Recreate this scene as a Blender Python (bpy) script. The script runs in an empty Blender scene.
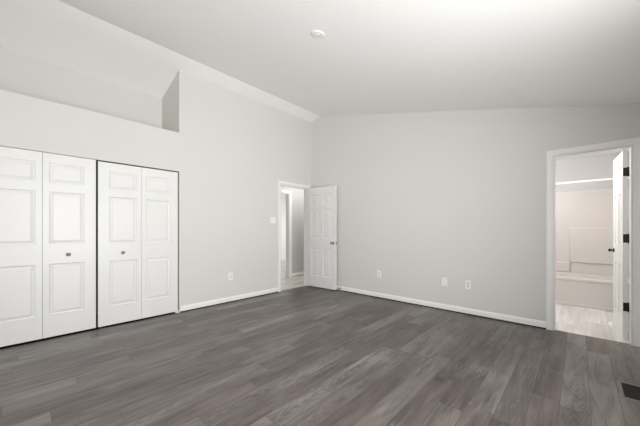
import bpy, bmesh, math, random
from mathutils import Vector, Matrix
random.seed(4)
sc = bpy.context.scene
C = sc.collection
R = math.radians

# ------------------------------------------------------------------ camera
cam_d = bpy.data.cameras.new('camera')
cam = bpy.data.objects.new('camera', cam_d)
C.objects.link(cam)
cam.location = (4.2, -4.285, 1.18)
cam.rotation_euler = (R(90), 0, R(42.7))
cam_d.sensor_width = 36
cam_d.lens = 36 * 280.6 / 640
cam_d.shift_y = 17 / 640
cam_d.clip_start = 0.02
sc.camera = cam

# ------------------------------------------------------------------ world, daylight, exposure
w = bpy.data.worlds.new('sky')
sc.world = w
w.use_nodes = True
bg = w.node_tree.nodes['Background']
bg.inputs['Color'].default_value = (0.985, 0.99, 1.0, 1)
bg.inputs['Strength'].default_value = 2.8
vs = sc.view_settings
vs.view_transform = 'Standard'
vs.look = 'None'
vs.gamma = 1
vs.use_curve_mapping = False
vs.exposure = 0.0
sc.cycles.max_bounces = 12
sc.cycles.diffuse_bounces = 8


def area(name, loc, direction, sx, sy, watts, col=(1, 1, 1), spread=180):
    d = bpy.data.lights.new(name, 'AREA')
    d.shape = 'RECTANGLE'
    d.size, d.size_y = sx, sy
    d.energy = watts
    d.color = col
    d.spread = R(spread)
    o = bpy.data.objects.new(name, d)
    C.objects.link(o)
    o.location = loc
    o.rotation_euler = Vector(direction).to_track_quat('-Z', 'Z').to_euler()
    return o


# daylight through the wide window in the right wall: open sky, plus an added fill lamp aimed toward the back wall
area('daylight_sky', (5.15, -3.45, 1.15), (-1, 0, 0.35), 1.9, 1.5, 58, (1.0, 1.0, 0.99))
area('daylight_fill_back', (5.15, -3.45, 1.20), (-1, 0.5, 0.3), 1.9, 1.5, 72, (1.0, 1.0, 0.99), spread=120)

# bathroom and hall ceiling lamps, an added unseen fill lamp in the room across the hall
d = bpy.data.lights.new('bathroom_lamp', 'POINT')
d.energy, d.shadow_soft_size, d.color = 40, 0.12, (1.0, 0.97, 0.955)
o = bpy.data.objects.new('bathroom_lamp', d)
C.objects.link(o)
o.location = (3.55, 0.75, 2.12)
area('hall_lamp', (-0.60, 1.2, 2.40), (0, 0, -1), 0.8, 2.4, 21, (1.0, 0.98, 0.96))
area('far_room_fill', (-2.6, 3.7, 1.4), (0, -1, -0.35), 1.6, 1.4, 28, (1, 1, 1))


# ------------------------------------------------------------------ materials
def mat(name, col, rough=0.5, spec=0.5, metal=0.0, bump=0.0, bscale=200, coat=0.0, vary=0.0):
    m = bpy.data.materials.new(name)
    m.use_nodes = True
    nt = m.node_tree
    p = nt.nodes['Principled BSDF']
    p.inputs['Base Color'].default_value = (*col, 1)
    p.inputs['Roughness'].default_value = rough
    p.inputs['Specular IOR Level'].default_value = spec
    p.inputs['Metallic'].default_value = metal
    p.inputs['Coat Weight'].default_value = coat
    tc = nt.nodes.new('ShaderNodeTexCoord')
    if bump:
        n = nt.nodes.new('ShaderNodeTexNoise')
        n.inputs['Scale'].default_value = bscale
        n.inputs['Detail'].default_value = 3
        b = nt.nodes.new('ShaderNodeBump')
        b.inputs['Strength'].default_value = bump
        b.inputs['Distance'].default_value = 0.002
        nt.links.new(tc.outputs['Object'], n.inputs['Vector'])
        nt.links.new(n.outputs['Fac'], b.inputs['Height'])
        nt.links.new(b.outputs['Normal'], p.inputs['Normal'])
    if vary:
        n = nt.nodes.new('ShaderNodeTexNoise')
        n.inputs['Scale'].default_value = 1.3
        n.inputs['Detail'].default_value = 2
        mx = nt.nodes.new('ShaderNodeMix')
        mx.data_type = 'RGBA'
        mx.inputs[6].default_value = (*[c * (1 - vary) for c in col], 1)
        mx.inputs[7].default_value = (*[min(1, c * (1 + vary)) for c in col], 1)
        nt.links.new(tc.outputs['Object'], n.inputs['Vector'])
        nt.links.new(n.outputs['Fac'], mx.inputs[0])
        nt.links.new(mx.outputs[2], p.inputs['Base Color'])
    return m


M_WALL = mat('greige_wall_paint', (0.685, 0.672, 0.648), 0.75, 0.25, bump=0.12, bscale=120, vary=0.012)
M_CEIL = mat('white_ceiling_paint', (0.90, 0.90, 0.89), 0.85, 0.2, bump=0.1, bscale=90)
M_DOOR = mat('white_door_paint', (0.78, 0.78, 0.767), 0.38, 0.45, bump=0.04, bscale=60)
M_TRIM = mat('white_trim_paint', (0.86, 0.857, 0.845), 0.35, 0.45)
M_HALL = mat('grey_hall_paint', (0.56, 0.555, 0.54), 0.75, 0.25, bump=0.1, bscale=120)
M_BATHW = mat('grey_bathroom_paint', (0.57, 0.565, 0.56), 0.6, 0.3, bump=0.1, bscale=120)
M_PLATE = mat('white_plastic', (0.86, 0.86, 0.84), 0.35, 0.5)
M_DETECT = mat('aged_white_plastic', (0.80, 0.80, 0.785), 0.6, 0.25)
M_SLOT = mat('outlet_slot', (0.10, 0.10, 0.10), 0.6)
M_FACE = mat('outlet_face_plastic', (0.66, 0.65, 0.63), 0.4)
M_BLACK = mat('black_hinge_metal', (0.012, 0.012, 0.012), 0.4, 0.5, metal=0.3)
M_CHROME = mat('satin_nickel', (0.36, 0.35, 0.33), 0.25, 0.5, metal=1.0)
M_DARKMET = mat('dark_nickel', (0.18, 0.17, 0.16), 0.3, 0.5, metal=1.0)
M_TUB = mat('white_acrylic', (0.68, 0.65, 0.625), 0.28, 0.45)
M_ROD = mat('white_enamel_rod', (0.92, 0.92, 0.91), 0.3, 0.5)
M_VENT = mat('grey_brown_register_metal', (0.22, 0.205, 0.185), 0.5, 0.5, metal=0.1)
M_LOUVRE = mat('black_louvre_metal', (0.035, 0.032, 0.029), 0.7, 0.2)
M_DUCTSHADE = mat('duct_shade_black', (0.008, 0.008, 0.008), 0.8, 0.2)
M_DARKIN = mat('closet_interior_shade', (0.10, 0.098, 0.094), 0.8, 0.1)  # darkened so the gaps between the closet doors read as shade
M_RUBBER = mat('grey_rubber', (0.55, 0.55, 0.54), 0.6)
M_CLOSETSHADE = mat('closet_floor_shade', (0.012, 0.011, 0.011), 0.95, 0.05)  # near-black colour stands for the shade under the closet doors
M_GLASS = bpy.data.materials.new('window_glass')
M_GLASS.use_nodes = True
_g = M_GLASS.node_tree
_g.nodes.clear()
_o = _g.nodes.new('ShaderNodeOutputMaterial')
_t = _g.nodes.new('ShaderNodeBsdfTransparent')
_gl = _g.nodes.new('ShaderNodeBsdfGlossy')
_gl.inputs['Roughness'].default_value = 0.02
_mx = _g.nodes.new('ShaderNodeMixShader')
_mx.inputs[0].default_value = 0.06
_g.links.new(_t.outputs[0], _mx.inputs[1])
_g.links.new(_gl.outputs[0], _mx.inputs[2])
_g.links.new(_mx.outputs[0], _o.inputs[0])


def plank_material(name, width, length, stops, rough, seam_dark, grain_amt, knots=True, seed=0.3):
    """Wood-look planks running along y, each with its own tone and grain."""
    m = bpy.data.materials.new(name)
    m.use_nodes = True
    nt = m.node_tree
    N, L = nt.nodes, nt.links
    p = N['Principled BSDF']

    def math_(op, a, b=None, c=None):
        n = N.new('ShaderNodeMath')
        n.operation = op
        for i, v in enumerate((a, b, c)):
            if v is None:
                continue
            if isinstance(v, (int, float)):
                n.inputs[i].default_value = v
            else:
                L.new(v, n.inputs[i])
        return n.outputs[0]

    def xyz(x, y, z):
        n = N.new('ShaderNodeCombineXYZ')
        for i, v in enumerate((x, y, z)):
            if isinstance(v, (int, float)):
                n.inputs[i].default_value = v
            else:
                L.new(v, n.inputs[i])
        return n.outputs[0]

    def white(v):
        n = N.new('ShaderNodeTexWhiteNoise')
        n.noise_dimensions = '3D'
        L.new(v, n.inputs['Vector'])
        return n.outputs['Value']

    def noise(v, scale, detail=4, rough_=0.6, dist=0.0):
        n = N.new('ShaderNodeTexNoise')
        n.inputs['Scale'].default_value = scale
        n.inputs['Detail'].default_value = detail
        n.inputs['Roughness'].default_value = rough_
        n.inputs['Distortion'].default_value = dist
        L.new(v, n.inputs['Vector'])
        return n.outputs['Fac']

    def ramp(fac, pts):
        n = N.new('ShaderNodeValToRGB')
        e = n.color_ramp.elements
        while len(e) < len(pts):
            e.new(0.5)
        for el, (pos, col) in zip(e, pts):
            el.position = pos
            el.color = (*col, 1) if len(col) == 3 else col
        L.new(fac, n.inputs[0])
        return n.outputs[0]

    def mix(fac, a, b, blend='MIX'):
        n = N.new('ShaderNodeMix')
        n.data_type = 'RGBA'
        n.blend_type = blend
        if isinstance(fac, (int, float)):
            n.inputs[0].default_value = fac
        else:
            L.new(fac, n.inputs[0])
        for i, v in ((6, a), (7, b)):
            if isinstance(v, tuple):
                n.inputs[i].default_value = (*v, 1)
            else:
                L.new(v, n.inputs[i])
        return n.outputs[2]

    tc = N.new('ShaderNodeTexCoord')
    sp = N.new('ShaderNodeSeparateXYZ')
    L.new(tc.outputs['Object'], sp.inputs[0])
    X, Y = sp.outputs[0], sp.outputs[1]
    u = math_('DIVIDE', X, width)
    row = math_('FLOOR', u)
    fu = math_('SUBTRACT', u, row)
    off = math_('MULTIPLY', white(xyz(row, 3.7, 1.1)), length)
    vv = math_('DIVIDE', math_('ADD', Y, off), length)
    colm = math_('FLOOR', vv)
    fv = math_('SUBTRACT', vv, colm)
    pid = white(xyz(row, colm, seed))
    pid2 = white(xyz(row, colm, 7.9))
    base = ramp(pid, stops)
    shift = math_('MULTIPLY', pid2, 40.0)
    # long soft streaks along the plank, fine pores, cathedral figure on some planks
    g1 = noise(xyz(math_('ADD', math_('MULTIPLY', X, 10.0), shift), math_('MULTIPLY', Y, 1.0), shift), 1.5, 5, 0.6, 0.8)
    g2 = noise(xyz(math_('MULTIPLY', X, 75.0), math_('ADD', math_('MULTIPLY', Y, 4.0), shift), shift), 1.8, 4, 0.65, 0.3)
    g3 = noise(xyz(math_('MULTIPLY', X, 2.6), math_('ADD', math_('MULTIPLY', Y, 1.6), shift), shift), 1.0, 3, 0.55, 0.3)
    wv = N.new('ShaderNodeTexWave')
    wv.wave_type = 'RINGS'
    wv.rings_direction = 'Z'
    wv.inputs['Scale'].default_value = 9.0
    wv.inputs['Distortion'].default_value = 4.0
    wv.inputs['Detail'].default_value = 4.0
    wv.inputs['Detail Scale'].default_value = 2.2
    wv.inputs['Detail Roughness'].default_value = 0.6
    L.new(xyz(math_('MULTIPLY', math_('SUBTRACT', fu, 0.5), 0.62),
              math_('MULTIPLY', math_('SUBTRACT', fv, pid), 0.55), shift), wv.inputs['Vector'])
    figured = math_('GREATER_THAN', pid2, 0.62)
    rings = math_('MULTIPLY', math_('SUBTRACT', wv.outputs['Fac'], 0.5), math_('MULTIPLY', figured, 0.30))
    tone = math_('ADD', math_('MULTIPLY', math_('SUBTRACT', g1, 0.5), 2.1),
                 math_('ADD', math_('MULTIPLY', math_('SUBTRACT', g2, 0.5), 0.75),
                       math_('ADD', math_('MULTIPLY', math_('SUBTRACT', g3, 0.5), 0.8), rings)))
    fac = math_('MAXIMUM', math_('ADD', 1.0, math_('MULTIPLY', tone, grain_amt * 2.0)), 0.35)
    col = mix(1.0, base, xyz(fac, fac, fac), 'MULTIPLY')
    patch = noise(xyz(math_('MULTIPLY', X, 3.0), math_('MULTIPLY', Y, 1.6), 2.0), 1.3, 2, 0.5, 0.4)
    fleck = ramp(math_('MULTIPLY', g2, math_('ADD', math_('MULTIPLY', patch, 1.6), 0.2)), [(0.60, (0, 0, 0)), (0.74, (1, 1, 1))])
    col = mix(math_('MULTIPLY', fleck, 0.45 * grain_amt), col, (0.36, 0.345, 0.33))
    if knots:
        vo = N.new('ShaderNodeTexVoronoi')
        vo.voronoi_dimensions = '2D'
        vo.inputs['Scale'].default_value = 1.0
        L.new(xyz(math_('MULTIPLY', X, 3.6), math_('ADD', math_('MULTIPLY', Y, 1.2), shift), shift), vo.inputs['Vector'])
        kn = ramp(vo.outputs['Distance'], [(0.015, (1, 1, 1)), (0.10, (0, 0, 0))])
        keep = math_('GREATER_THAN', g1, 0.47)
        col = mix(math_('MULTIPLY', math_('MULTIPLY', kn, keep), 0.6), col, (0.05, 0.042, 0.04))
    ex = math_('MULTIPLY', math_('MINIMUM', fu, math_('SUBTRACT', 1.0, fu)), width)
    ey = math_('MULTIPLY', math_('MINIMUM', fv, math_('SUBTRACT', 1.0, fv)), length)
    e = math_('MINIMUM', ex, ey)
    seam = math_('LESS_THAN', e, 0.0014)
    col = mix(math_('MULTIPLY', seam, seam_dark), col, (0.03, 0.026, 0.025))
    L.new(col, p.inputs['Base Color'])
    rg = math_('ADD', rough, math_('MULTIPLY', math_('SUBTRACT', g2, 0.5), 0.10))
    L.new(rg, p.inputs['Roughness'])
    p.inputs['Specular IOR Level'].default_value = 0.5
    b = N.new('ShaderNodeBump')
    b.inputs['Strength'].default_value = 0.07
    b.inputs['Distance'].default_value = 0.0015
    h = math_('SUBTRACT', g2, math_('MULTIPLY', seam, 0.8))
    L.new(h, b.inputs['Height'])
    L.new(b.outputs['Normal'], p.inputs['Normal'])
    return m


M_FLOOR = plank_material('dark_grey_vinyl_planks', 0.152, 1.45,
                         [(0.0, (0.090, 0.072, 0.067)), (0.35, (0.118, 0.097, 0.091)),
                          (0.7, (0.136, 0.120, 0.110)), (1.0, (0.186, 0.169, 0.157))], 0.36, 0.85, 0.55, True, 2.3)
M_BFLOOR = plank_material('pale_whitewashed_planks', 0.16, 0.9,
                          [(0.0, (0.50, 0.47, 0.45)), (0.5, (0.60, 0.575, 0.555)), (1.0, (0.70, 0.68, 0.665))],
                          0.4, 0.15, 0.22, False)
M_HFLOOR = plank_material('greige_hall_planks', 0.14, 1.0,
                          [(0.0, (0.58, 0.52, 0.48)), (0.5, (0.65, 0.60, 0.57)), (1.0, (0.70, 0.67, 0.645))],
                          0.3, 0.3, 0.25, False)


# ------------------------------------------------------------------ mesh helpers
def link(name, bm, m, parent=None, smooth=False, bevel=0.0, segs=2):
    bmesh.ops.remove_doubles(bm, verts=bm.verts, dist=1e-6)
    bmesh.ops.recalc_face_normals(bm, faces=bm.faces)
    me = bpy.data.meshes.new(name)
    bm.to_mesh(me)
    bm.free()
    ms = m if isinstance(m, (list, tuple)) else [m]
    for x in ms:
        me.materials.append(x)
    o = bpy.data.objects.new(name, me)
    C.objects.link(o)
    if parent:
        o.parent = parent
    if smooth:
        for f in me.polygons:
            f.use_smooth = True
    if bevel:
        b = o.modifiers.new('bevel', 'BEVEL')
        b.width = bevel
        b.segments = segs
        b.limit_method = 'ANGLE'
        b.angle_limit = R(40)
    return o


def box(bm, x0, x1, y0, y1, z0, z1, mi=0):
    vs_ = [bm.verts.new((x, y, z)) for z in (z0, z1) for y in (y0, y1) for x in (x0, x1)]
    for q in ((0, 1, 3, 2), (4, 6, 7, 5), (0, 4, 5, 1), (2, 3, 7, 6), (0, 2, 6, 4), (1, 5, 7, 3)):
        f = bm.faces.new([vs_[i] for i in q])
        f.material_index = mi
    return vs_


def prism(bm, pts, axis, a, b):
    """Closed polygon extruded along an axis ('x': pts are (y, z); 'y': (x, z); 'z': (x, y))."""
    def P(p, t):
        return {'x': (t, p[0], p[1]), 'y': (p[0], t, p[1]), 'z': (p[0], p[1], t)}[axis]
    A = [bm.verts.new(P(p, a)) for p in pts]
    B = [bm.verts.new(P(p, b)) for p in pts]
    n = len(pts)
    bm.faces.new(A)
    bm.faces.new(B[::-1])
    for i in range(n):
        bm.faces.new((A[i], A[(i + 1) % n], B[(i + 1) % n], B[i]))


def lathe(bm, prof, mtx=Matrix(), n=32, mi=0):
    rings = []
    for r, z in prof:
        if r < 1e-6:
            rings.append([bm.verts.new(mtx @ Vector((0, 0, z)))])
        else:
            rings.append([bm.verts.new(mtx @ Vector((r * math.cos(2 * math.pi * i / n), r * math.sin(2 * math.pi * i / n), z)))
                          for i in range(n)])
    for a, b in zip(rings, rings[1:]):
        for i in range(n):
            j = (i + 1) % n
            if len(a) == 1 and len(b) == 1:
                continue
            if len(a) == 1:
                f = bm.faces.new((a[0], b[i], b[j]))
            elif len(b) == 1:
                f = bm.faces.new((a[i], a[j], b[0]))
            else:
                f = bm.faces.new((a[i], a[j], b[j], b[i]))
            f.material_index = mi


def empty(name, loc, rz=0.0, parent=None):
    o = bpy.data.objects.new(name, None)
    C.objects.link(o)
    o.empty_display_size = 0.1
    o.location = loc
    o.rotation_euler = (0, 0, rz)
    if parent:
        o.parent = parent
    return o


def tag(o, label, cat, kind=None, group=None):
    o['label'] = label
    o['category'] = cat
    if kind:
        o['kind'] = kind
    if group:
        o['group'] = group
    return o


def copy_tree(o, parent=None):
    c = o.copy()
    C.objects.link(c)
    if parent:
        c.parent = parent
    for ch in list(o.children):
        copy_tree(ch, c)
    return c


# ------------------------------------------------------------------ room dimensions
RX, RZ = 0.255, 3.545            # ridge
SL, SR = 0.27, 0.2455            # ceiling slopes left and right of the ridge
XR, YR = 4.85, -5.85             # right wall, rear wall
NX = -0.70                       # back of the plant niche and of the closet
NY = -2.70                       # end wall of niche and closet
LEDGE = 2.572                    # plant ledge height
CH = 2.017                       # closet opening height
BX0, BX1, BZ = 3.985, 4.603, 2.045   # bathroom doorway
DY0, DY1, DZ = -0.848, -0.10, 2.06   # bedroom doorway in the left wall
T = 0.12


def zc(x):
    return RZ - SL * (RX - x) if x < RX else RZ - SR * (x - RX)


# floors
bm = bmesh.new()
prism(bm, [(-0.06, DY0), (0, DY0), (0, YR), (XR, YR), (XR, 0), (BX1, 0), (BX1, 0.035), (BX0, 0.035), (BX0, 0), (0, 0), (0, DY1), (-0.06, DY1)], 'z', -0.05, 0.0)
# closet floor
tag(link('floor', bm, M_FLOOR), 'dark grey wood-look plank floor of the bedroom', 'floor', 'structure')
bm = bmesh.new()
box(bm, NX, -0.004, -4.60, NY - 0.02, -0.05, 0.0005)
tag(link('floor_closet', bm, M_CLOSETSHADE), 'closet floor behind the white bifold doors, coloured dark as shade', 'floor', 'structure')
bm = bmesh.new()
box(bm, 3.0, XR, 0.036, 2.45, -0.05, 0.0)
tag(link('floor_bathroom', bm, M_BFLOOR), 'pale whitewashed plank floor inside the bathroom', 'floor', 'structure')
bm = bmesh.new()
box(bm, -1.16, -0.061, -2.5, 3.0, -0.05, 0.0)
box(bm, -4.5, -1.16, -2.5, 4.2, -0.05, 0.0)
tag(link('floor_hall', bm, M_HFLOOR), 'greige plank floor of the hall beyond the open bedroom door', 'floor', 'structure')

# ceiling
bm = bmesh.new()
xl = NX - T
prism(bm, [(xl, zc(xl)), (RX, RZ), (XR + T, zc(XR + T)), (XR + T, zc(XR + T) + 0.1), (RX, RZ + 0.1), (xl, zc(xl) + 0.1)], 'y', YR - T, T)
tag(link('ceiling', bm, M_CEIL), 'white vaulted bedroom ceiling with the ridge along the left', 'ceiling', 'structure')
bm = bmesh.new()
box(bm, 3.0, XR, T, 2.45, 2.44, 2.50)
tag(link('ceiling_bathroom', bm, M_CEIL), 'flat white ceiling inside the bathroom', 'ceiling', 'structure')
bm = bmesh.new()
box(bm, -4.5, -T, -2.5, 4.2, 2.44, 2.50)
tag(link('ceiling_hall', bm, M_CEIL), 'flat white hall ceiling beyond the bedroom door', 'ceiling', 'structure')

# left wall: solid stretch with the bedroom doorway, closet header, wall left of closet
bm = bmesh.new()
z0 = zc(0)


def lw(y0, y1, za, zb=None):
    """Piece of the left wall between y0 and y1; without zb it reaches the sloping ceiling."""
    if zb is None:
        prism(bm, [(-T, za), (0, za), (0, zc(0)), (-T, zc(-T))], 'y', y0, y1)
    else:
        box(bm, -T, 0, y0, y1, za, zb)


lw(NY, DY0, 0)
lw(DY0, DY1, DZ)
lw(DY1, T, 0)
lw(YR, NY, CH, LEDGE)
lw(YR, -4.585, 0, CH)
tag(link('wall_left', bm, M_WALL), 'greige left wall holding the closet and the open bedroom doorway', 'wall', 'structure')
# end wall of niche and closet
bm = bmesh.new()
prism(bm, [(NX - T, 0), (-T, 0), (-T, zc(-T)), (NX - T, zc(NX - T))], 'y', NY, NY + T)
tag(link('wall_niche_end', bm, M_WALL), 'shaded end wall of the high niche above the closet', 'wall', 'structure')
bm = bmesh.new()
box(bm, NX - T, NX, YR, NY, LEDGE - 0.1, zc(NX))
tag(link('wall_niche_back', bm, M_WALL), 'greige back wall of the high niche above the closet', 'wall', 'structure')
bm = bmesh.new()
box(bm, NX, -T, YR, NY, LEDGE - 0.10, LEDGE)
tag(link('wall_niche_ledge', bm, M_WALL), 'plant ledge on top of the closet', 'wall', 'structure')
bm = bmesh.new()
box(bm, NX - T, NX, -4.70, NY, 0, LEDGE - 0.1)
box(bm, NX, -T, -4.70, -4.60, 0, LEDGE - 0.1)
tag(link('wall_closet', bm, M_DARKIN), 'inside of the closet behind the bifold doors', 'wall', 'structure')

# back wall
bm = bmesh.new()
prism(bm, [(0, 0), (BX0, 0), (BX0, zc(BX0)), (RX, RZ), (0, z0)], 'y', 0, T)
prism(bm, [(BX0, BZ), (BX1, BZ), (BX1, zc(BX1)), (BX0, zc(BX0))], 'y', 0, T)
prism(bm, [(BX1, 0), (XR + T, 0), (XR + T, zc(XR + T)), (BX1, zc(BX1))], 'y', 0, T)
tag(link('wall_back', bm, M_WALL), 'greige back wall under the sloping ceiling with the bathroom doorway', 'wall', 'structure')

# right wall with a glazed opening, rear wall with a window (behind the camera)
WY0, WY1, WZ0, WZ1 = -4.45, -2.45, 0.45, 2.08
bm = bmesh.new()
box(bm, XR, XR + T, WY1, 0, 0, zc(XR))
box(bm, XR, XR + T, YR - T, WY0, 0, zc(XR))
box(bm, XR, XR + T, WY0, WY1, 0, WZ0)
box(bm, XR, XR + T, WY0, WY1, WZ1, zc(XR))
tag(link('wall_right', bm, M_WALL), 'greige right wall with a wide window beside the viewer', 'wall', 'structure')
RX0, RX1, RZ0, RZ1 = 0.9, 3.5, 0.75, 2.25
bm = bmesh.new()
prism(bm, [(NX - T, 0), (RX0, 0), (RX0, zc(RX0)), (RX, RZ), (NX - T, zc(NX - T))], 'y', YR - T, YR)
prism(bm, [(RX1, 0), (XR, 0), (XR, zc(XR)), (RX1, zc(RX1))], 'y', YR - T, YR)
box(bm, RX0, RX1, YR - T, YR, 0, RZ0)
prism(bm, [(RX0, RZ1), (RX1, RZ1), (RX1, zc(RX1)), (RX0, zc(RX0))], 'y', YR - T, YR)
tag(link('wall_rear', bm, M_WALL), 'greige rear wall behind the viewer with a wide window', 'wall', 'structure')


def window(name, along, a0, a1, z0_, z1_, pos, label):
    root = empty(name, (0, 0, 0))
    tag(root, label, 'window', 'structure')
    f = bmesh.new()
    g = bmesh.new()

    def bx(b, p0, p1, q0, q1, d0, d1):
        if along == 'y':
            box(b, pos + d0, pos + d1, p0, p1, q0, q1)
        else:
            box(b, p0, p1, pos - d1, pos - d0, q0, q1)
    fw = 0.05
    bx(f, a0, a1, z0_, z0_ + fw, 0.03, 0.09)
    bx(f, a0, a1, z1_ - fw, z1_, 0.03, 0.09)
    mid = (a0 + a1) / 2
    for c in (a0 + fw / 2, mid, a1 - fw / 2):
        bx(f, c - fw / 2, c + fw / 2, z0_ + fw, z1_ - fw, 0.03, 0.09)
    bx(g, a0 + fw, mid - fw / 2, z0_ + fw, z1_ - fw, 0.058, 0.062)
    bx(g, mid + fw / 2, a1 - fw, z0_ + fw, z1_ - fw, 0.058, 0.062)
    link('window_frame', f, M_TRIM, root)
    link('window_pane', g, M_GLASS, root)


window('window_1', 'y', WY0, WY1, WZ0, WZ1, XR, 'wide white window in the right wall beside the viewer')
window('window_2', 'x', RX0, RX1, RZ0, RZ1, YR, 'wide white window in the rear wall behind the viewer')

# bathroom walls
bm = bmesh.new()
box(bm, 2.9, XR + T, 2.38, 2.5, 0, 2.44)
tag(link('wall_bathroom_back', bm, M_BATHW), 'grey bathroom wall above the tub surround', 'wall', 'structure')
bm = bmesh.new()
box(bm, XR, XR + T, T, 2.38, 0, 2.44)
tag(link('wall_bathroom_right', bm, M_BATHW), 'grey bathroom wall behind the open bathroom door', 'wall', 'structure')
bm = bmesh.new()
box(bm, 2.9, 3.0, T, 2.38, 0, 2.44)
tag(link('wall_bathroom_left', bm, M_BATHW), 'grey left wall of the bathroom', 'wall', 'structure')

# hall walls
HX = -1.10
HY = 0.335                       # right edge of the doorway across the hall
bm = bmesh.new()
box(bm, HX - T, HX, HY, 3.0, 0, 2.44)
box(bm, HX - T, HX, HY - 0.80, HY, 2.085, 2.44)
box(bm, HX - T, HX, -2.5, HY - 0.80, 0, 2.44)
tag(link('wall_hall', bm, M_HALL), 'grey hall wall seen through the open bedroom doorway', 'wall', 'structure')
bm = bmesh.new()
box(bm, HX, 0, 2.95, 3.05, 0, 2.44)
tag(link('wall_hall_end', bm, M_HALL), 'grey end wall of the hall', 'wall', 'structure')
bm = bmesh.new()
box(bm, -T, 0, T, 2.95, 0, 2.44)
tag(link('wall_hall_side', bm, M_HALL), 'grey side wall of the hall past the bedroom corner', 'wall', 'structure')
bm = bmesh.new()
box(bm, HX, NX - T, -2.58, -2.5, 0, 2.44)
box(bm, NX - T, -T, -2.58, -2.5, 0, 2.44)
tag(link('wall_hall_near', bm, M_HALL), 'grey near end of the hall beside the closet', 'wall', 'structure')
bm = bmesh.new()
box(bm, -4.5, -4.38, -2.5, 4.2, 0, 2.44)
box(bm, -4.38, HX - T, 4.08, 4.2, 0, 2.44)
box(bm, -4.38, HX - T, -2.58, -2.5, 0, 2.44)
tag(link('wall_far_room', bm, M_TRIM), 'white wall of the room across the hall', 'wall', 'structure')

# ------------------------------------------------------------------ baseboards
BBH, BBT = 0.088, 0.014


def bb_profile(sign=1):
    return [(0, 0.015), (BBT * sign, 0.015), (BBT * sign, BBH - 0.022), (BBT * 0.75 * sign, BBH - 0.012), (BBT * 0.45 * sign, BBH), (0, BBH)]


M_GAPSHADE = mat('painted_gap_shade', (0.03, 0.028, 0.027), 0.9, 0.1)  # dark colour painted in as the shaded gap under the baseboards
CW = 0.058       # casing width
bm = bmesh.new()
prism(bm, bb_profile(), 'y', NY + 0.012, DY0 - CW)
bl = link('baseboard_left', bm, M_TRIM)
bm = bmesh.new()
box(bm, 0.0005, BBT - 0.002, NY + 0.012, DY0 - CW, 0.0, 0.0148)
link('gap_shade_strip', bm, M_GAPSHADE, bl)
tag(bl, 'white baseboard on the left wall between closet and bedroom door', 'baseboard', 'structure')
bm = bmesh.new()
prism(bm, [(-p[0], p[1]) for p in bb_profile()], 'x', 0.02, BX0 - 0.072)
bk = link('baseboard_back', bm, M_TRIM)
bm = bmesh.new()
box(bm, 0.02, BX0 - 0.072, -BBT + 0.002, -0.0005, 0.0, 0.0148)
link('gap_shade_strip', bm, M_GAPSHADE, bk)
tag(bk, 'long white baseboard along the back wall', 'baseboard', 'structure')
bm = bmesh.new()
prism(bm, [(HX + p[0], p[1] * 1.05) for p in bb_profile()], 'y', HY + 0.066, 2.95)
tag(link('baseboard_hall', bm, M_TRIM), 'white baseboard on the grey hall wall', 'baseboard', 'structure')


bm = bmesh.new()
prism(bm, [(XR - p[0], p[1]) for p in bb_profile()], 'y', YR + 0.016, -0.02)
tag(link('baseboard_right', bm, M_TRIM), 'white baseboard along the right wall under the window', 'baseboard', 'structure')
bm = bmesh.new()
prism(bm, [(YR + p[0], p[1]) for p in bb_profile()], 'x', 0.0, XR)
tag(link('baseboard_rear', bm, M_TRIM), 'white baseboard along the rear wall behind the viewer', 'baseboard', 'structure')


# ------------------------------------------------------------------ door casings and jambs
def casing_profile_prism(bm, pts2d, axis, a, b):
    prism(bm, pts2d, axis, a, b)


def casing(bm, plane, pos, sgn, a0, a1, zt, cw, th=0.017):
    """Mitred casing around an opening a0..a1 high zt on the wall face at pos; sgn = outward side."""
    # stepped colonial profile, (distance from opening, thickness)
    prof = [(0.004, 0.0), (0.004, th * 0.55), (0.012, th * 0.75), (cw * 0.5, th * 0.8), (cw * 0.72, th), (cw - 0.004, th), (cw, th * 0.6), (cw, 0.0)]
    loops = []
    for d, h in prof:
        loops.append([(a0 - d, 0.0, h), (a0 - d, zt + d, h), (a1 + d, zt + d, h), (a1 + d, 0.0, h)])
    vv = []
    for lp in loops:
        vv.append([bm.verts.new((pos + sgn * h, a, z) if plane == 'x' else (a, pos + sgn * h, z)) for a, z, h in lp])
    for A, B in zip(vv, vv[1:]):
        for i in range(3):
            bm.faces.new((A[i], A[i + 1], B[i + 1], B[i]))
    bm.faces.new([v[0] for v in vv])
    bm.faces.new([v[3] for v in vv])


def jamb(bm, plane, p0, p1, a0, a1, zt, th=0.016):
    def bx(x0, x1, zb, ze):
        if plane == 'x':
            box(bm, p0, p1, x0, x1, zb, ze)
        else:
            box(bm, x0, x1, p0, p1, zb, ze)
    bx(a0, a0 + th, 0, zt)
    bx(a1 - th, a1, 0, zt)
    bx(a0 + th, a1 - th, zt - th, zt)


bm = bmesh.new()
casing(bm, 'x', 0.0, 1, DY0, DY1, DZ, CW)
casing(bm, 'x', -T, -1, DY0, DY1, DZ, CW)
jamb(bm, 'x', -T, 0.0, DY0 - 0.001, DY1 + 0.001, DZ + 0.001, 0.014)
box(bm, -0.075, -0.04, DY0 + 0.013, DY0 + 0.025, 0, DZ - 0.013)
box(bm, -0.075, -0.04, DY0 + 0.013, DY1 - 0.013, DZ - 0.025, DZ - 0.013)
tag(link('trim_1', bm, M_TRIM), 'white casing around the bedroom doorway in the left wall', 'door frame', 'structure')

bm = bmesh.new()
casing(bm, 'y', 0.0, -1, BX0, BX1, BZ, 0.072)
casing(bm, 'y', T, 1, BX0, BX1, BZ, 0.06)
jamb(bm, 'y', 0.0, T, BX0 - 0.001, BX1 + 0.001, BZ + 0.001, 0.012)
tag(link('trim_2', bm, M_TRIM), 'white casing around the bathroom doorway in the back wall', 'door frame', 'structure')

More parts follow.
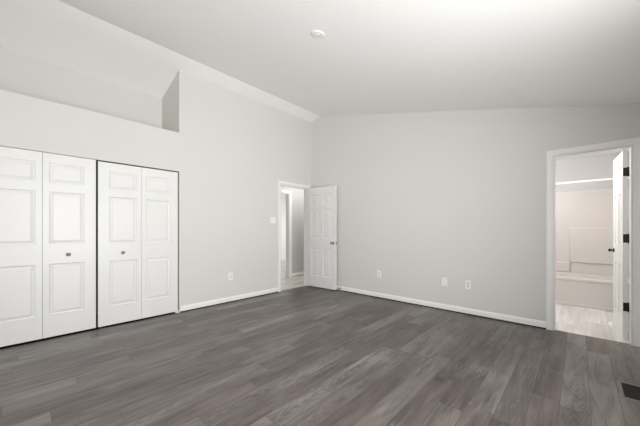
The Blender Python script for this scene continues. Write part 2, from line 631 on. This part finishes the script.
bm = bmesh.new()
casing(bm, 'x', HX, 1, HY - 0.80, HY, 2.085, 0.064)
jamb(bm, 'x', HX - T, HX, HY - 0.801, HY + 0.001, 2.086, 0.015)
tag(link('trim_3', bm, M_TRIM), 'white casing across the hall seen through the bedroom doorway', 'door frame', 'structure')


# ------------------------------------------------------------------ panelled doors
def panel_face(bm, xs, zs, cells, y, out):
    """Door face at depth y facing out (+1/-1 along y) with moulded raised panels in the given cells."""
    rings = [(0.0, 0.0), (0.006, 0.010), (0.016, 0.012), (0.038, 0.003)]
    for i in range(len(xs) - 1):
        for k in range(len(zs) - 1):
            xa, xb, za, zb = xs[i], xs[i + 1], zs[k], zs[k + 1]
            if (i, k) not in cells:
                bm.faces.new([bm.verts.new(p) for p in ((xa, y, za), (xb, y, za), (xb, y, zb), (xa, y, zb))])
                continue
            prev = None
            for ins, dep in rings:
                yy = y - out * dep
                cur = [bm.verts.new(p) for p in ((xa + ins, yy, za + ins), (xb - ins, yy, za + ins), (xb - ins, yy, zb - ins), (xa + ins, yy, zb - ins))]
                if prev:
                    for q in range(4):
                        bm.faces.new((prev[q], prev[(q + 1) % 4], cur[(q + 1) % 4], cur[q]))
                prev = cur
            bm.faces.new(prev)


def door_slab(xs, zs, cells, th):
    """Slab between y = -th and y = 0 with panels on both faces."""
    bm = bmesh.new()
    panel_face(bm, xs, zs, cells, 0.0, 1)
    panel_face(bm, xs, zs, cells, -th, -1)
    x0, x1, z0_, z1_ = xs[0], xs[-1], zs[0], zs[-1]
    for i in range(len(xs) - 1):
        for z in (z0_, z1_):
            bm.faces.new([bm.verts.new(p) for p in ((xs[i], 0, z), (xs[i + 1], 0, z), (xs[i + 1], -th, z), (xs[i], -th, z))])
    for k in range(len(zs) - 1):
        for x in (x0, x1):
            bm.faces.new([bm.verts.new(p) for p in ((x, 0, zs[k]), (x, 0, zs[k + 1]), (x, -th, zs[k + 1]), (x, -th, zs[k]))])
    return bm


Z_PANELS = [0.245, 0.80, 1.015, 1.585, 1.685, 1.895]


def knob_mesh(out, r=0.026, reach=0.06, rose=0.031):
    """Round knob on a rose, sticking out along y (out = +1/-1), base at the origin."""
    bm = bmesh.new()
    rot = Matrix.Rotation(R(-90 if out > 0 else 90), 4, 'X')
    lathe(bm, [(0, 0), (rose, 0), (rose, 0.004), (rose * 0.8, 0.009), (0.011, 0.011), (0.010, reach * 0.45), (r * 0.7, reach * 0.55),
               (r, reach * 0.75), (r * 0.92, reach * 0.92), (r * 0.5, reach), (0, reach)], rot, 28)
    return bm


# --- bifold closet doors.  Local x runs along the wall (world -y is local... rotated so that local x -> world y)
LEAF_W, LEAF_T = 0.4535, 0.034


def bifold(name, y0, zb, zt, xface, knob_leaf, label, ang, dz):
    root = empty(name, (xface, y0, 0), R(90))
    # local frame: +x = world +y, +y = world -x ; the room side is local -y
    tag(root, label, 'closet door', 'structure')
    for i in range(2):
        wide, narrow = 0.108, 0.052
        if i == 0:
            xs = [0.0012, wide, LEAF_W - narrow, LEAF_W - 0.0012]
        else:
            xs = [0.0012, narrow, LEAF_W - wide, LEAF_W - 0.0012]
        zs = [zb] + [z + dz for z in Z_PANELS] + [zt]
        sl = door_slab(xs, zs, {(1, 1), (1, 3), (1, 5)}, LEAF_T)
        lf = link('leaf', sl, M_DOOR, root)
        if i == 0:
            lf.location = (0, LEAF_T, 0)
            lf.rotation_euler = (0, 0, -ang)
        else:
            lf.location = (LEAF_W * math.cos(ang), LEAF_T - LEAF_W * math.sin(ang), 0)
            lf.rotation_euler = (0, 0, ang)
        if i == knob_leaf:
            kb = link('knob', knob_mesh(-1, 0.019, 0.034, 0.010), M_DARKMET, lf, smooth=True)
            kb.location = (LEAF_W / 2 + (0.02 if i else -0.02) * -1, -LEAF_T, 0.895 + dz)
            kb['label'] = 'small round metal knob'
    return root


bifold('door_1', -4.547, 0.019, 2.012, -0.016, 1, 'white bifold closet door at the left edge, two panelled leaves', R(0.3), 0.012)
bifold('door_2', -3.621, 0.018, 2.002, -0.018, 0, 'white bifold closet door beside the bare left wall, two panelled leaves', R(0.3), 0.002)

# closet track across the head (thin metal rail in the gap)
bm = bmesh.new()
box(bm, -0.075, -0.03, -4.585, NY - 0.001, CH - 0.004, CH)
tag(link('trim_4', bm, M_DARKMET), 'dark metal track above the bifold closet doors', 'door track', 'structure')
bm = bmesh.new()
box(bm, -0.060, -0.004, NY - 0.045, NY - 0.004, 0.0, 0.012)
box(bm, -0.030, -0.004, NY - 0.020, NY - 0.004, 0.0, 0.024)
o = link('closet_pivot_bracket', bm, M_PLATE, bevel=0.002)
tag(o, 'small floor bracket at the right foot of the closet doors', 'bracket')


def hinge(parent, loc, m, along=1):
    bm = bmesh.new()
    lathe(bm, [(0, -0.052), (0.0045, -0.05), (0.007, -0.047), (0.007, 0.047), (0.0045, 0.05), (0, 0.052)], Matrix(), 14)
    for z in (-0.028, -0.009, 0.009, 0.028):
        lathe(bm, [(0.0072, z - 0.001), (0.0078, z), (0.0072, z + 0.001)], Matrix(), 14)
    box(bm, -0.002, 0.0015, -0.034, -0.004, -0.045, 0.045)
    o_ = link('hinge', bm, m, parent)
    o_.location = loc
    return o_


# --- bedroom door, six panels, swung open against the back wall
DW = 0.738
dr = empty('door_3', (0.004, DY1, 0), R(3.2))
tag(dr, 'white six-panel bedroom door standing open in the room corner', 'door', 'structure')
xs = [0.004, 0.118, 0.313, 0.425, 0.620, DW]
zs = [0.018] + Z_PANELS + [2.045]
cells = {(i, k) for i in (1, 3) for k in (1, 3, 5)}
sl = link('door_leaf', door_slab(xs, zs, cells, 0.035), M_DOOR, dr)
for out, yy in ((-1, -0.035), (1, 0.0)):
    kb = link('door_knob', knob_mesh(out, 0.027, 0.058, 0.032), M_CHROME, sl, smooth=True)
    kb.location = (DW - 0.062, yy, 0.925)
    kb['label'] = 'metal door knob'
bm = bmesh.new()
box(bm, DW - 0.001, DW + 0.0012, -0.030, -0.006, 0.897, 0.953)
box(bm, DW - 0.001, DW + 0.009, -0.024, -0.012, 0.913, 0.937)
link('latch_plate', bm, M_CHROME, sl)
for z in (0.28, 1.05, 1.82):
    hinge(dr, (0.0, 0.006, z), M_CHROME)

# door stop on the baseboard behind the bedroom door
st = bmesh.new()
lathe(st, [(0, 0), (0.014, 0), (0.014, 0.006), (0.006, 0.009), (0.006, 0.05), (0.011, 0.052), (0.011, 0.064), (0, 0.066)], Matrix.Rotation(R(90), 4, 'X'), 18)
o = link('door_stop', st, M_CHROME, smooth=True)
o.location = (0.80, -BBT, 0.05)
tag(o, 'small metal door stop on the back wall baseboard beside the open bedroom door', 'door stop')

# --- bathroom door, hinged at the right jamb, swung into the bathroom
BW = 0.585
br = empty('door_4', (BX1 - 0.008, 0.127, 0), R(90 + 3.4))
tag(br, 'white bathroom door with black hinges, open into the bathroom', 'door', 'structure')
xs = [0.002, 0.100, 0.248, 0.340, 0.488, BW]
zs = [0.014] + Z_PANELS + [2.030]
bsl = link('door_leaf', door_slab(xs, zs, cells, 0.035), M_DOOR, br)
bsl.location = (-0.006, 0.050, 0)
for out, yy in ((1, 0.0), (-1, -0.035)):
    kb = link('door_knob', knob_mesh(out, 0.020, 0.050, 0.026), M_BLACK, bsl, smooth=True)
    kb.location = (BW - 0.06, yy, 0.935)
    kb['label'] = 'dark door knob'
for z in (0.36, 1.09, 1.80):
    bm = bmesh.new()
    # leaf let into the door edge, rounded corners
    lf = [(-0.004 - 0.032 * 0, -0.05)]
    box(bm, -0.0075, -0.0040, 0.018, 0.048, z - 0.045, z + 0.045)
    lathe(bm, [(0, z - 0.052), (0.005, z - 0.05), (0.0075, z - 0.046), (0.0075, z + 0.046), (0.005, z + 0.05), (0, z + 0.052)],
          Matrix.Translation((-0.008, 0.011, 0)), 14)
    for dz in (-0.028, -0.009, 0.009, 0.028):
        lathe(bm, [(0.0077, z + dz - 0.001), (0.0084, z + dz), (0.0077, z + dz + 0.001)], Matrix.Translation((-0.008, 0.011, 0)), 14)
    h = link('hinge', bm, M_BLACK, br)
    h['label'] = 'black butt hinge'

# ------------------------------------------------------------------ bathtub, surround, shower rod
TY0, TY1, TX0, TX1, TZ = 1.585, 2.352, 3.30, 4.848, 0.432


def rrect(x0, x1, y0, y1, r, z, n=6):
    pts = []
    for cx, cy, a0 in ((x1 - r, y1 - r, 0), (x0 + r, y1 - r, 90), (x0 + r, y0 + r, 180), (x1 - r, y0 + r, 270)):
        for i in range(n + 1):
            a = R(a0 + 90 * i / n)
            pts.append((cx + r * math.cos(a), cy + r * math.sin(a), z))
    return pts


bm = bmesh.new()
loops = [rrect(TX0, TX1, TY0 + 0.012, TY1, 0.004, 0.0), rrect(TX0, TX1, TY0 + 0.012, TY1, 0.004, TZ - 0.045),
         rrect(TX0, TX1, TY0 + 0.006, TY1, 0.006, TZ - 0.040), rrect(TX0, TX1, TY0, TY1, 0.008, TZ - 0.034),
         rrect(TX0, TX1, TY0, TY1, 0.008, TZ - 0.006), rrect(TX0 + 0.006, TX1 - 0.006, TY0 + 0.006, TY1 - 0.006, 0.01, TZ),
         rrect(TX0 + 0.07, TX1 - 0.07, TY0 + 0.075, TY1 - 0.06, 0.14, TZ), rrect(TX0 + 0.085, TX1 - 0.085, TY0 + 0.088, TY1 - 0.072, 0.14, TZ - 0.015),
         rrect(TX0 + 0.17, TX1 - 0.13, TY0 + 0.13, TY1 - 0.11, 0.14, 0.12), rrect(TX0 + 0.23, TX1 - 0.19, TY0 + 0.19, TY1 - 0.17, 0.10, 0.09)]
prev = None
for lp in loops:
    cur = [bm.verts.new(p) for p in lp]
    if prev:
        n = len(cur)
        for i in range(n):
            bm.faces.new((prev[i], prev[(i + 1) % n], cur[(i + 1) % n], cur[i]))
    else:
        bm.faces.new(cur[::-1])
    prev = cur
bm.faces.new(prev)
tub = link('bathtub', bm, M_TUB)
tag(tub, 'white bathtub along the far wall of the bathroom', 'bathtub')
# apron moulding strip at the floor
bm = bmesh.new()
box(bm, TX0, TX1, TY0 - 0.002, TY0 + 0.013, 0.001, 0.035)
link('apron_skirt', bm, M_TUB, tub, bevel=0.004)

# moulded surround: three walls, ledges
bm = bmesh.new()
SZ = 1.855
box(bm, TX0, TX1, TY1 - 0.002, 2.379, TZ + 0.001, SZ)
box(bm, TX1 - 0.016, TX1, TY0 + 0.02, TY1, TZ + 0.001, SZ)
sur = link('tub_surround', bm, M_TUB, bevel=0.004)
tag(sur, 'moulded white wall panels above the bathtub', 'tub surround')
bm = bmesh.new()
box(bm, 4.085, TX1 - 0.02, TY1 - 0.028, TY1, TZ + 0.18, 1.215)
link('raised_panel', bm, M_TUB, sur, bevel=0.012, segs=4)
bm = bmesh.new()
box(bm, TX0 + 0.01, 4.085, TY1 - 0.045, TY1, TZ + 0.001, 0.61)
link('corner_ledge', bm, M_TUB, sur, bevel=0.012, segs=4)

bm = bmesh.new()
rotx = Matrix.Rotation(R(90), 4, 'Y')
lathe(bm, [(0, 0), (0.0135, 0), (0.0135, XR - 3.0 - 0.002), (0, XR - 3.0 - 0.002)], Matrix.Translation((3.001, TY0 + 0.03, 1.925)) @ rotx, 20)
rod = link('shower_rod', bm, M_ROD, smooth=False)
tag(rod, 'white shower curtain rod spanning above the bathtub', 'shower rod')
for x, nm in ((3.001, 1), (XR - 0.013, -1)):
    bm = bmesh.new()
    lathe(bm, [(0, 0), (0.035, 0), (0.035, 0.004), (0.022, 0.012), (0, 0.012)], Matrix.Translation((x, TY0 + 0.03, 1.925)) @ rotx, 20)
    link('flange', bm, M_ROD, rod)

# small white rubber wedge at the foot of the bathroom door
bm = bmesh.new()
prism(bm, [(0, 0.0005), (0.05, 0.0005), (0.05, 0.006), (0.012, 0.040), (0, 0.040)], 'y', -0.018, 0.018)
o = link('door_wedge', bm, M_PLATE, bevel=0.003)
o.location = (4.487, 0.715, 0)
o.rotation_euler = (0, 0, R(-86))
tag(o, 'small white stop at the foot of the open bathroom door', 'door stop')


# ------------------------------------------------------------------ wall plates
def rounded_plate(w_, h_, t_, mi=0):
    bm = bmesh.new()
    prev = None
    for ins, d in ((0, 0.0005), (0, t_ * 0.55), (0.003, t_)):
        lp = rrect(-w_ / 2 + ins, w_ / 2 - ins, -h_ / 2 + ins, h_ / 2 - ins, 0.005, 0, 3)
        cur = [bm.verts.new((x, -d, y)) for x, y, _ in lp]
        if prev:
            n = len(cur)
            for i in range(n):
                bm.faces.new((prev[i], prev[(i + 1) % n], cur[(i + 1) % n], cur[i]))
        else:
            bm.faces.new(cur)
        prev = cur
    bm.faces.new(prev)
    return bm


def outlet(loc, rz, label):
    r = empty('wall_outlet', loc, rz)
    tag(r, label, 'outlet', group='duplex outlets low on the walls')
    link('cover_plate', rounded_plate(0.072, 0.118, 0.006), M_PLATE, r)
    for dz in (0.0195, -0.0195):
        bm = bmesh.new()
        lp = rrect(-0.0165, 0.0165, dz - 0.0135, dz + 0.0135, 0.010, 0, 5)
        A = [bm.verts.new((x, -0.0055, z)) for x, z, _ in lp]
        B = [bm.verts.new((x, -0.0085, z)) for x, z, _ in lp]
        bm.faces.new(A)
        bm.faces.new(B)
        for i in range(len(A)):
            j = (i + 1) % len(A)
            bm.faces.new((A[i], A[j], B[j], B[i]))
        rc = link('receptacle', bm, M_FACE, r)
        bm = bmesh.new()
        for dx, hh in ((-0.0065, 0.0045), (0.0065, 0.0035)):
            box(bm, dx - 0.0011, dx + 0.0011, -0.0092, -0.0084, dz + 0.002 - hh, dz + 0.002 + hh)
        lathe(bm, [(0, 0.0084), (0.0024, 0.0084), (0.0024, 0.0092), (0, 0.0092)], Matrix.Translation((0, 0, dz - 0.0075)) @ Matrix.Rotation(R(90), 4, 'X'), 10)
        link('slots', bm, M_SLOT, rc)
    return r


o1 = outlet((1.644, 0, 0.414), 0, 'white duplex outlet on the back wall nearest the open bedroom door')
o2 = copy_tree(o1)
o2.location = (3.062, 0, 0.414)
o2['label'] = 'white duplex outlet on the back wall just right of the blank box'
o3 = copy_tree(o1)
o3.location = (0, -1.897, 0.422)
o3.rotation_euler = (0, 0, R(90))
o3['label'] = 'white duplex outlet low on the left wall between closet and door'

# projecting blank box on the back wall
bm = bmesh.new()
box(bm, -0.042, 0.042, -0.028, -0.0005, -0.062, 0.062)
o = link('blank_cover_box', bm, M_PLATE, bevel=0.005, segs=3)
o.location = (2.745, 0, 0.416)
tag(o, 'projecting white blank box low on the back wall between two outlets', 'wall box')
for z in (-0.045, 0.045):
    bm = bmesh.new()
    lathe(bm, [(0, 0.028), (0.004, 0.028), (0.004, 0.0292), (0, 0.0295)], Matrix.Translation((0, 0, z)) @ Matrix.Rotation(R(90), 4, 'X'), 10)
    link('screw', bm, M_FACE, o)

# double light switch by the bedroom door
sw = empty('light_switch', (0, -1.03, 1.365), R(90))
tag(sw, 'white double light switch beside the bedroom door casing', 'light switch')
link('cover_plate', rounded_plate(0.117, 0.117, 0.006), M_PLATE, sw)
for dx in (-0.023, 0.023):
    bm = bmesh.new()
    prism(bm, [(-0.0055, -0.012), (-0.0075, -0.012), (-0.018, 0.009), (-0.0145, 0.012), (-0.0055, 0.012)], 'x', dx - 0.005, dx + 0.005)
    link('toggle', bm, M_FACE, sw)

# ------------------------------------------------------------------ smoke detector on the ceiling
sx, sy = 2.40, -2.363
ang = math.atan(SR)
sd = empty('smoke_detector', (sx, sy, zc(sx) - 0.0006))
sd.rotation_euler = (R(180), ang, 0)
sd.rotation_euler = (Matrix.Rotation(ang, 3, 'Y') @ Matrix.Rotation(math.pi, 3, 'X')).to_euler()
tag(sd, 'round white smoke detector on the sloped ceiling', 'smoke detector')
bm = bmesh.new()
lathe(bm, [(0, 0), (0.072, 0), (0.072, 0.002), (0.069, 0.0035), (0, 0.0035)], Matrix(), 40)
link('mounting_base', bm, M_DETECT, sd)
bm = bmesh.new()
lathe(bm, [(0.064, 0.003), (0.062, 0.006), (0.056, 0.009), (0.044, 0.011), (0.040, 0.008), (0.032, 0.008), (0.028, 0.0115), (0, 0.013)], Matrix(), 40)
link('cover', bm, M_DETECT, sd)
bm = bmesh.new()
lathe(bm, [(0, 0.009), (0.006, 0.009), (0.006, 0.0125), (0, 0.013)], Matrix.Translation((0.046, 0, -0.001)), 14)
link('test_button', bm, M_FACE, sd)

# ------------------------------------------------------------------ floor register
vx0, vx1, vy0, vy1 = 4.418, 4.560, -1.390, -1.092
vr = empty('floor_vent', ((vx0 + vx1) / 2, (vy0 + vy1) / 2, 0))
tag(vr, 'dark metal floor vent with black louvres set in the plank floor', 'floor vent')
hx, hy = (vx1 - vx0) / 2, (vy1 - vy0) / 2
bm = bmesh.new()
prev = []
rw = 0.020
outer = [(-hx, -hy), (hx, -hy), (hx, hy), (-hx, hy)]
for ins, z in ((0.0, 0.0006), (0.003, 0.0045), (rw - 0.003, 0.005), (rw, 0.002)):
    cur = [bm.verts.new((x - math.copysign(ins, x), y - math.copysign(ins, y), z)) for x, y in outer]
    if prev:
        for i in range(4):
            bm.faces.new((prev[i], prev[(i + 1) % 4], cur[(i + 1) % 4], cur[i]))
    prev = cur
link('frame', bm, M_VENT, vr)
bm = bmesh.new()
box(bm, -hx + rw - 0.002, hx - rw + 0.002, -hy + rw - 0.002, hy - rw + 0.002, 0.0006, 0.0012)  # thin dark plate in place of the shaded duct below
link('duct_shade_plate', bm, M_DUCTSHADE, vr)
for i in range(1, 10):
    bm = bmesh.new()
    y = -hy + rw + (2 * hy - 2 * rw) * i / 10
    prism(bm, [(y - 0.004, 0.0014), (y - 0.002, 0.0014), (y + 0.005, 0.0040), (y + 0.003, 0.0040)], 'x', -hx + rw, hx - rw)
    link('louvre', bm, M_LOUVRE, vr)
